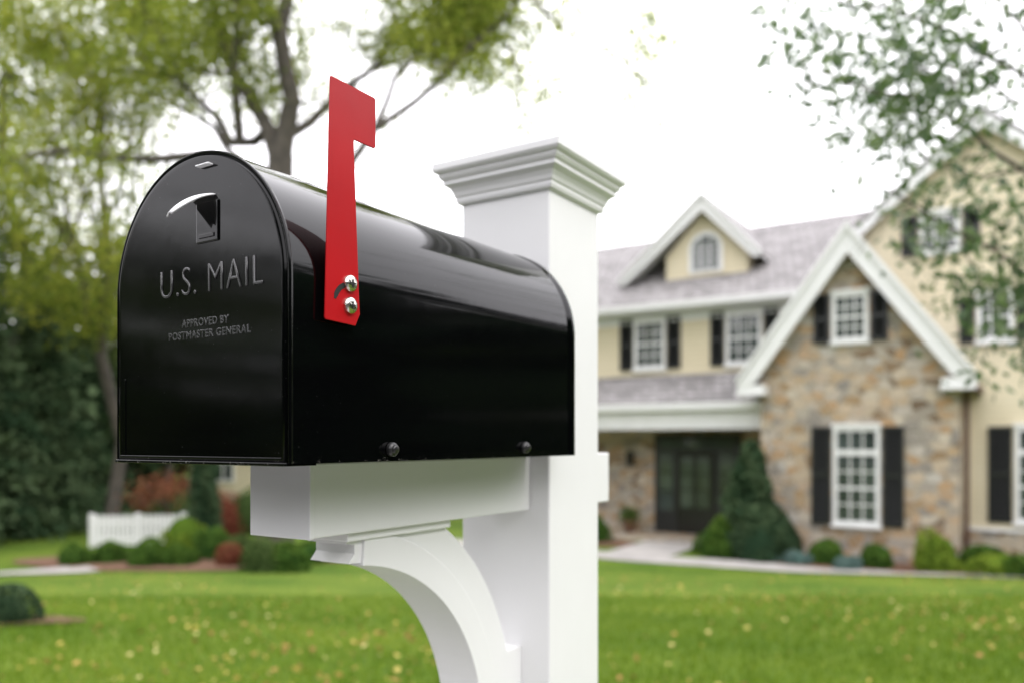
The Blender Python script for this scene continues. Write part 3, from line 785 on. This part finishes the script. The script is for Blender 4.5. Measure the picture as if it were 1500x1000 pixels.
def crown_tree(name, base, top, crowns, mat, nclump, nleaf, leaf, spread, trunk_r, barkm=M_bark, base_var=.5, limbs=26, cvar=.22):
    e = empty(name); segs = []; b = np.array(base, float); t = np.array(top, float)
    P = [b + (t-b)*i/5 + (rv(.22) if 0 < i < 5 else 0) for i in range(6)]
    for i in range(5): segs.append((P[i], P[i+1], trunk_r*(1-.14*i), trunk_r*(1-.14*(i+1))))
    cl = []
    tot = sum(c[3]**2 for c in crowns)
    for cx, cy, cz, r, rz in crowns:
        m = max(3, int(nclump*r*r/tot))
        for _ in range(m):
            u = nrm(rv()); rr = random.random()**.45
            cl.append(np.array([cx, cy, cz]) + u*rr*np.array([r, r, rz]))
    for c in random.sample(cl, min(limbs, len(cl))):
        s = P[random.randint(2, 5)]; m_ = (s+c)/2 + np.array([0, 0, -.1])*np.linalg.norm(c-s) + rv(.15)
        segs.append((s, m_, trunk_r*.28, trunk_r*.16)); segs.append((m_, c, trunk_r*.16, .015))
    tubes('trunk', segs, barkm, e, 6)
    clump_leaves('foliage', cl, nleaf, spread, leaf, mat, e, cvar=cvar, base=base_var)
    return e
def Cr(px, y, Y, rpx, rypx): p = S(px, y, Y); return (p[0], p[1], p[2], rpx/1195*Y, rypx/1195*Y)
p = S(158, 780, 23)
crown_tree('birch_tree', (p[0], 23, -1.65), S(150, 120, 23), [Cr(100, 60, 23, 150, 110), Cr(200, 330, 22, 75, 110), Cr(60, 260, 22, 90, 130), Cr(240, 20, 23, 110, 60), Cr(120, 430, 22, 90, 75), Cr(170, 180, 23, 80, 60)],
           M_yelleaf, 360, 58, .085, .38, .20, base_var=.55)
crown_tree('birch_tree', (S(20, 800, 27)[0], 27, -1.65), S(10, 100, 27), [Cr(-20, 120, 27, 130, 200), Cr(40, 380, 27, 110, 110), Cr(-60, 300, 27, 120, 180)],
           M_yelleaf, 300, 56, .10, .48, .25, base_var=.36)
crown_tree('birch_tree', (S(240, 780, 30)[0], 30, -1.65), S(235, 330, 30), [Cr(225, 430, 30, 80, 110), Cr(180, 560, 30, 90, 90), Cr(130, 480, 31, 60, 60), Cr(270, 620, 31, 60, 60)],
           M_midleaf, 260, 45, .11, .4, .16, base_var=.7)
def conifer(name, px, Yd, ytop, wpx, n=9000, mat=M_darkleaf, base=.5):
    x, _, zt = S(px, ytop, Yd); z0 = gz(x, Yd); h = zt-z0; r = wpx/1195*Yd
    e = empty(name); tubes('trunk', [(np.array([x, Yd, z0-.1]), np.array([x, Yd, zt-.2]), .16, .02)], M_bark, e)
    nb_ = 130; C = []; Vv = []
    for i in range(nb_):
        t = (i+.5)/nb_; a = i*2.4+random.random(); rr = r*(1-t)**.8*random.uniform(.75, 1.1)
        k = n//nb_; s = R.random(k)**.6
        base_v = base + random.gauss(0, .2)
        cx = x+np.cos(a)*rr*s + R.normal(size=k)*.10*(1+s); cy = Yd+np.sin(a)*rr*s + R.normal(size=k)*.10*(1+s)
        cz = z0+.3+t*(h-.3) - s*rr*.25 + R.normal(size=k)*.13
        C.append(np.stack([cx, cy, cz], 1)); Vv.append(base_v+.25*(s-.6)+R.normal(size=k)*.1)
    C = np.concatenate(C); Vv = np.concatenate(Vv)
    leaves('foliage', C, R.uniform(.08, .16, len(C)), mat, Vv, e, .4)
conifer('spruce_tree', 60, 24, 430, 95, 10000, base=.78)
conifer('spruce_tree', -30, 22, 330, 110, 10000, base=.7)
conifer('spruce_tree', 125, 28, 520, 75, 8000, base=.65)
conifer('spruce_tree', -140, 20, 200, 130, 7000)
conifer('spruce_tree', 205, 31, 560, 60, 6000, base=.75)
crown_tree('japanese_maple', (S(228, 760, 21.5)[0], 21.8, -1.65), S(228, 725, 21.8), [Cr(222, 722, 21.8, 34, 26), Cr(255, 712, 21.8, 24, 18)], M_redleaf, 50, 22, .045, .18, .05, base_var=.6, limbs=12)

# near ornamental tree at the right
dog = empty('dogwood_tree'); sg = []; tp = []
def D(px, y, Yd=6.2): return S(px, y, Yd)
tr = [np.array([5.3, 6.6, gz(5.3, 6.6)-.1]), np.array([5.25, 6.6, 1.2]), np.array([5.0, 6.5, 2.3]), np.array([4.8, 6.5, 3.6])]
for i, (a, b) in enumerate(((.10, .08), (.08, .065), (.065, .05))): sg.append((tr[i], tr[i+1], a, b))
def DL(l, r0=.022, r1=.005, cl=.42, st=2):
    limb([D(*q) for q in l], r0, r1, sg, tp, depth=2, childL=cl, start=st, fan=.7)
DL([(1600, 330, 6.4), (1500, 250, 6.3), (1420, 190, 6.2), (1330, 140, 6.0), (1240, 120, 5.9), (1165, 85, 5.8)], cl=.5)
DL([(1600, 420, 6.4), (1500, 400, 6.2), (1420, 350, 6.0), (1340, 300, 5.9), (1260, 265, 5.8)], cl=.5)
DL([(1620, 200, 6.5), (1500, 110, 6.2), (1400, 50, 6.0), (1300, 10, 6.0), (1200, -10, 6)], cl=.55)
DL([(1620, 480, 6.4), (1560, 430, 6.1), (1500, 440, 5.9), (1460, 450, 5.8)], .015, cl=.42, st=1)
DL([(1500, 250, 6.3), (1440, 260, 6.6), (1370, 240, 6.8), (1290, 190, 6.9)], .014, cl=.5)
DL([(1600, 120, 6.4), (1480, 20, 6.6), (1390, -40, 6.8)], .02, cl=.5)
DL([(1600, 560, 6.3), (1550, 520, 6.1), (1505, 500, 6.0)], .014, cl=.4, st=1)
DL([(1580, 20, 6.3), (1480, 60, 5.6), (1400, 120, 5.6), (1330, 90, 5.6)], .014, cl=.5)
DL([(1600, 200, 7), (1520, 160, 7.3), (1430, 110, 7.4), (1300, 60, 7.4), (1220, 50, 7.4)], .02, cl=.55)
tubes('trunk_and_branches', sg, M_barkg, dog, 6)
T2 = []
for t in tp:
    px = t[0]/t[1]*1195+750; y = 645-(t[2]-CAMZ)/t[1]*1195
    lim = 90+ (px-1120)*1.25
    if y < lim and px > 1115 and random.random() < .85: T2.append(t)
clump_leaves('dogwood_foliage', T2, 4, .16, .050, M_nearleaf, dog, cvar=.22, base=.6, aspect=.45)
tp2 = [np.array([5.3+random.gauss(0, .9), 6.8+random.gauss(0, .9), 4.0+random.gauss(0, .8)]) for _ in range(220)]
tp2 = [t for t in tp2 if t[0]/t[1] > .66]
clump_leaves('upper_foliage', tp2, 10, .14, .045, M_nearleaf, dog, cvar=.18, base=.5)

# woods all around
def woods(name, specs, nleaf, leaf, mat, base=.45):
    C = []; Vv = []
    for x, y, r, h in specs:
        k = int(nleaf); nc = 26
        cc = R.normal(size=(nc, 3)); cc = unit(cc)*(R.random((nc, 1))**.4)
        cc = cc*np.array([r, r, h*.5]) + np.array([x, y, -1.6+h*.5])
        idx = R.integers(0, nc, k)
        P = cc[idx] + R.normal(size=(k, 3))*np.array([r*.25, r*.25, h*.1])
        cv = R.normal(size=nc)*.2
        P[:, 2] = np.maximum(P[:, 2], -1.6+R.random(k)*.5)
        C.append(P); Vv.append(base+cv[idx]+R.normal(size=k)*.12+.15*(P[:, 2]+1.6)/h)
    C = np.concatenate(C); Vv = np.concatenate(Vv)
    return leaves(name, C, R.uniform(.6, 1.3, len(C))*leaf, mat, Vv, None, .6)
sp = []
for an in np.linspace(-150, 240, 92):      # degrees, 90 = straight ahead
    a = math.radians(an); d = random.uniform(42, 58)
    x, y = d*math.cos(a), d*math.sin(a)
    ahead = 60 < an < 104
    sp.append((x, y, 4.2, random.uniform(5, 7) if ahead else random.uniform(9, 15)))
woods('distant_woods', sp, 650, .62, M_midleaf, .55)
sp = []
for _ in range(26):
    an = math.radians(random.uniform(112, 150)); d = random.uniform(32, 42); sp.append((d*math.cos(an), d*math.sin(an), 2.8, random.uniform(5, 10)))
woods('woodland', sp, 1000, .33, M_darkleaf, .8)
sp = []
for _ in range(48):
    an = math.radians(random.choice([random.uniform(-50, 25), random.uniform(-170, -60)])); d = random.uniform(17, 28)
    sp.append((d*math.cos(an), d*math.sin(an), 3.4, random.uniform(8, 13)))
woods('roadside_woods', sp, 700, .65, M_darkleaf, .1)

# ---------------------------------------------------------------- sky, light, camera
w = bpy.data.worlds.new('World'); scene.world = w; w.use_nodes = True
nt = w.node_tree; N = nt.nodes; L = nt.links
bg = N['Background']
sky = N.new('ShaderNodeTexSky'); sky.sky_type = 'NISHITA'; sky.sun_disc = False
SE, SR = math.radians(50), math.radians(125)
sky.sun_elevation = SE; sky.sun_rotation = SR; sky.dust_density = 4; sky.air_density = 1.5
sc = N.new('ShaderNodeVectorMath'); sc.operation = 'SCALE'; sc.inputs[3].default_value = .12
L.new(sky.outputs[0], sc.inputs[0])
mx = N.new('ShaderNodeMixRGB'); mx.inputs[0].default_value = .9; mx.inputs[2].default_value = (3.1, 3.04, 3.17, 1)   # thick bright overcast
L.new(sc.outputs[0], mx.inputs[1]); L.new(mx.outputs[0], bg.inputs['Color']); bg.inputs['Strength'].default_value = 1.0
sl = bpy.data.lights.new('sun', 'SUN'); sl.energy = 1.3; sl.angle = math.radians(35); sl.color = (1, .97, .94)
so = bpy.data.objects.new('sun', sl); col.objects.link(so)
sd = Vector((math.sin(SR)*math.cos(SE), math.cos(SR)*math.cos(SE), math.sin(SE)))
so.rotation_euler = sd.to_track_quat('Z', 'Y').to_euler()
cam = bpy.data.cameras.new('camera'); co = bpy.data.objects.new('camera', cam); col.objects.link(co)
co.location = (0, 0, CAMZ); co.rotation_euler = (math.pi/2, 0, 0)
cam.sensor_width = 36; cam.lens = 1195/1500*36; cam.shift_y = 145/1500; cam.clip_end = 1500; cam.clip_start = .02
cam.dof.use_dof = True; cam.dof.focus_distance = .78; cam.dof.aperture_fstop = 3.3; cam.dof.aperture_blades = 0
scene.camera = co
scene.view_settings.view_transform = 'Standard'; scene.view_settings.look = 'None'; scene.view_settings.exposure = 0; scene.view_settings.gamma = 1
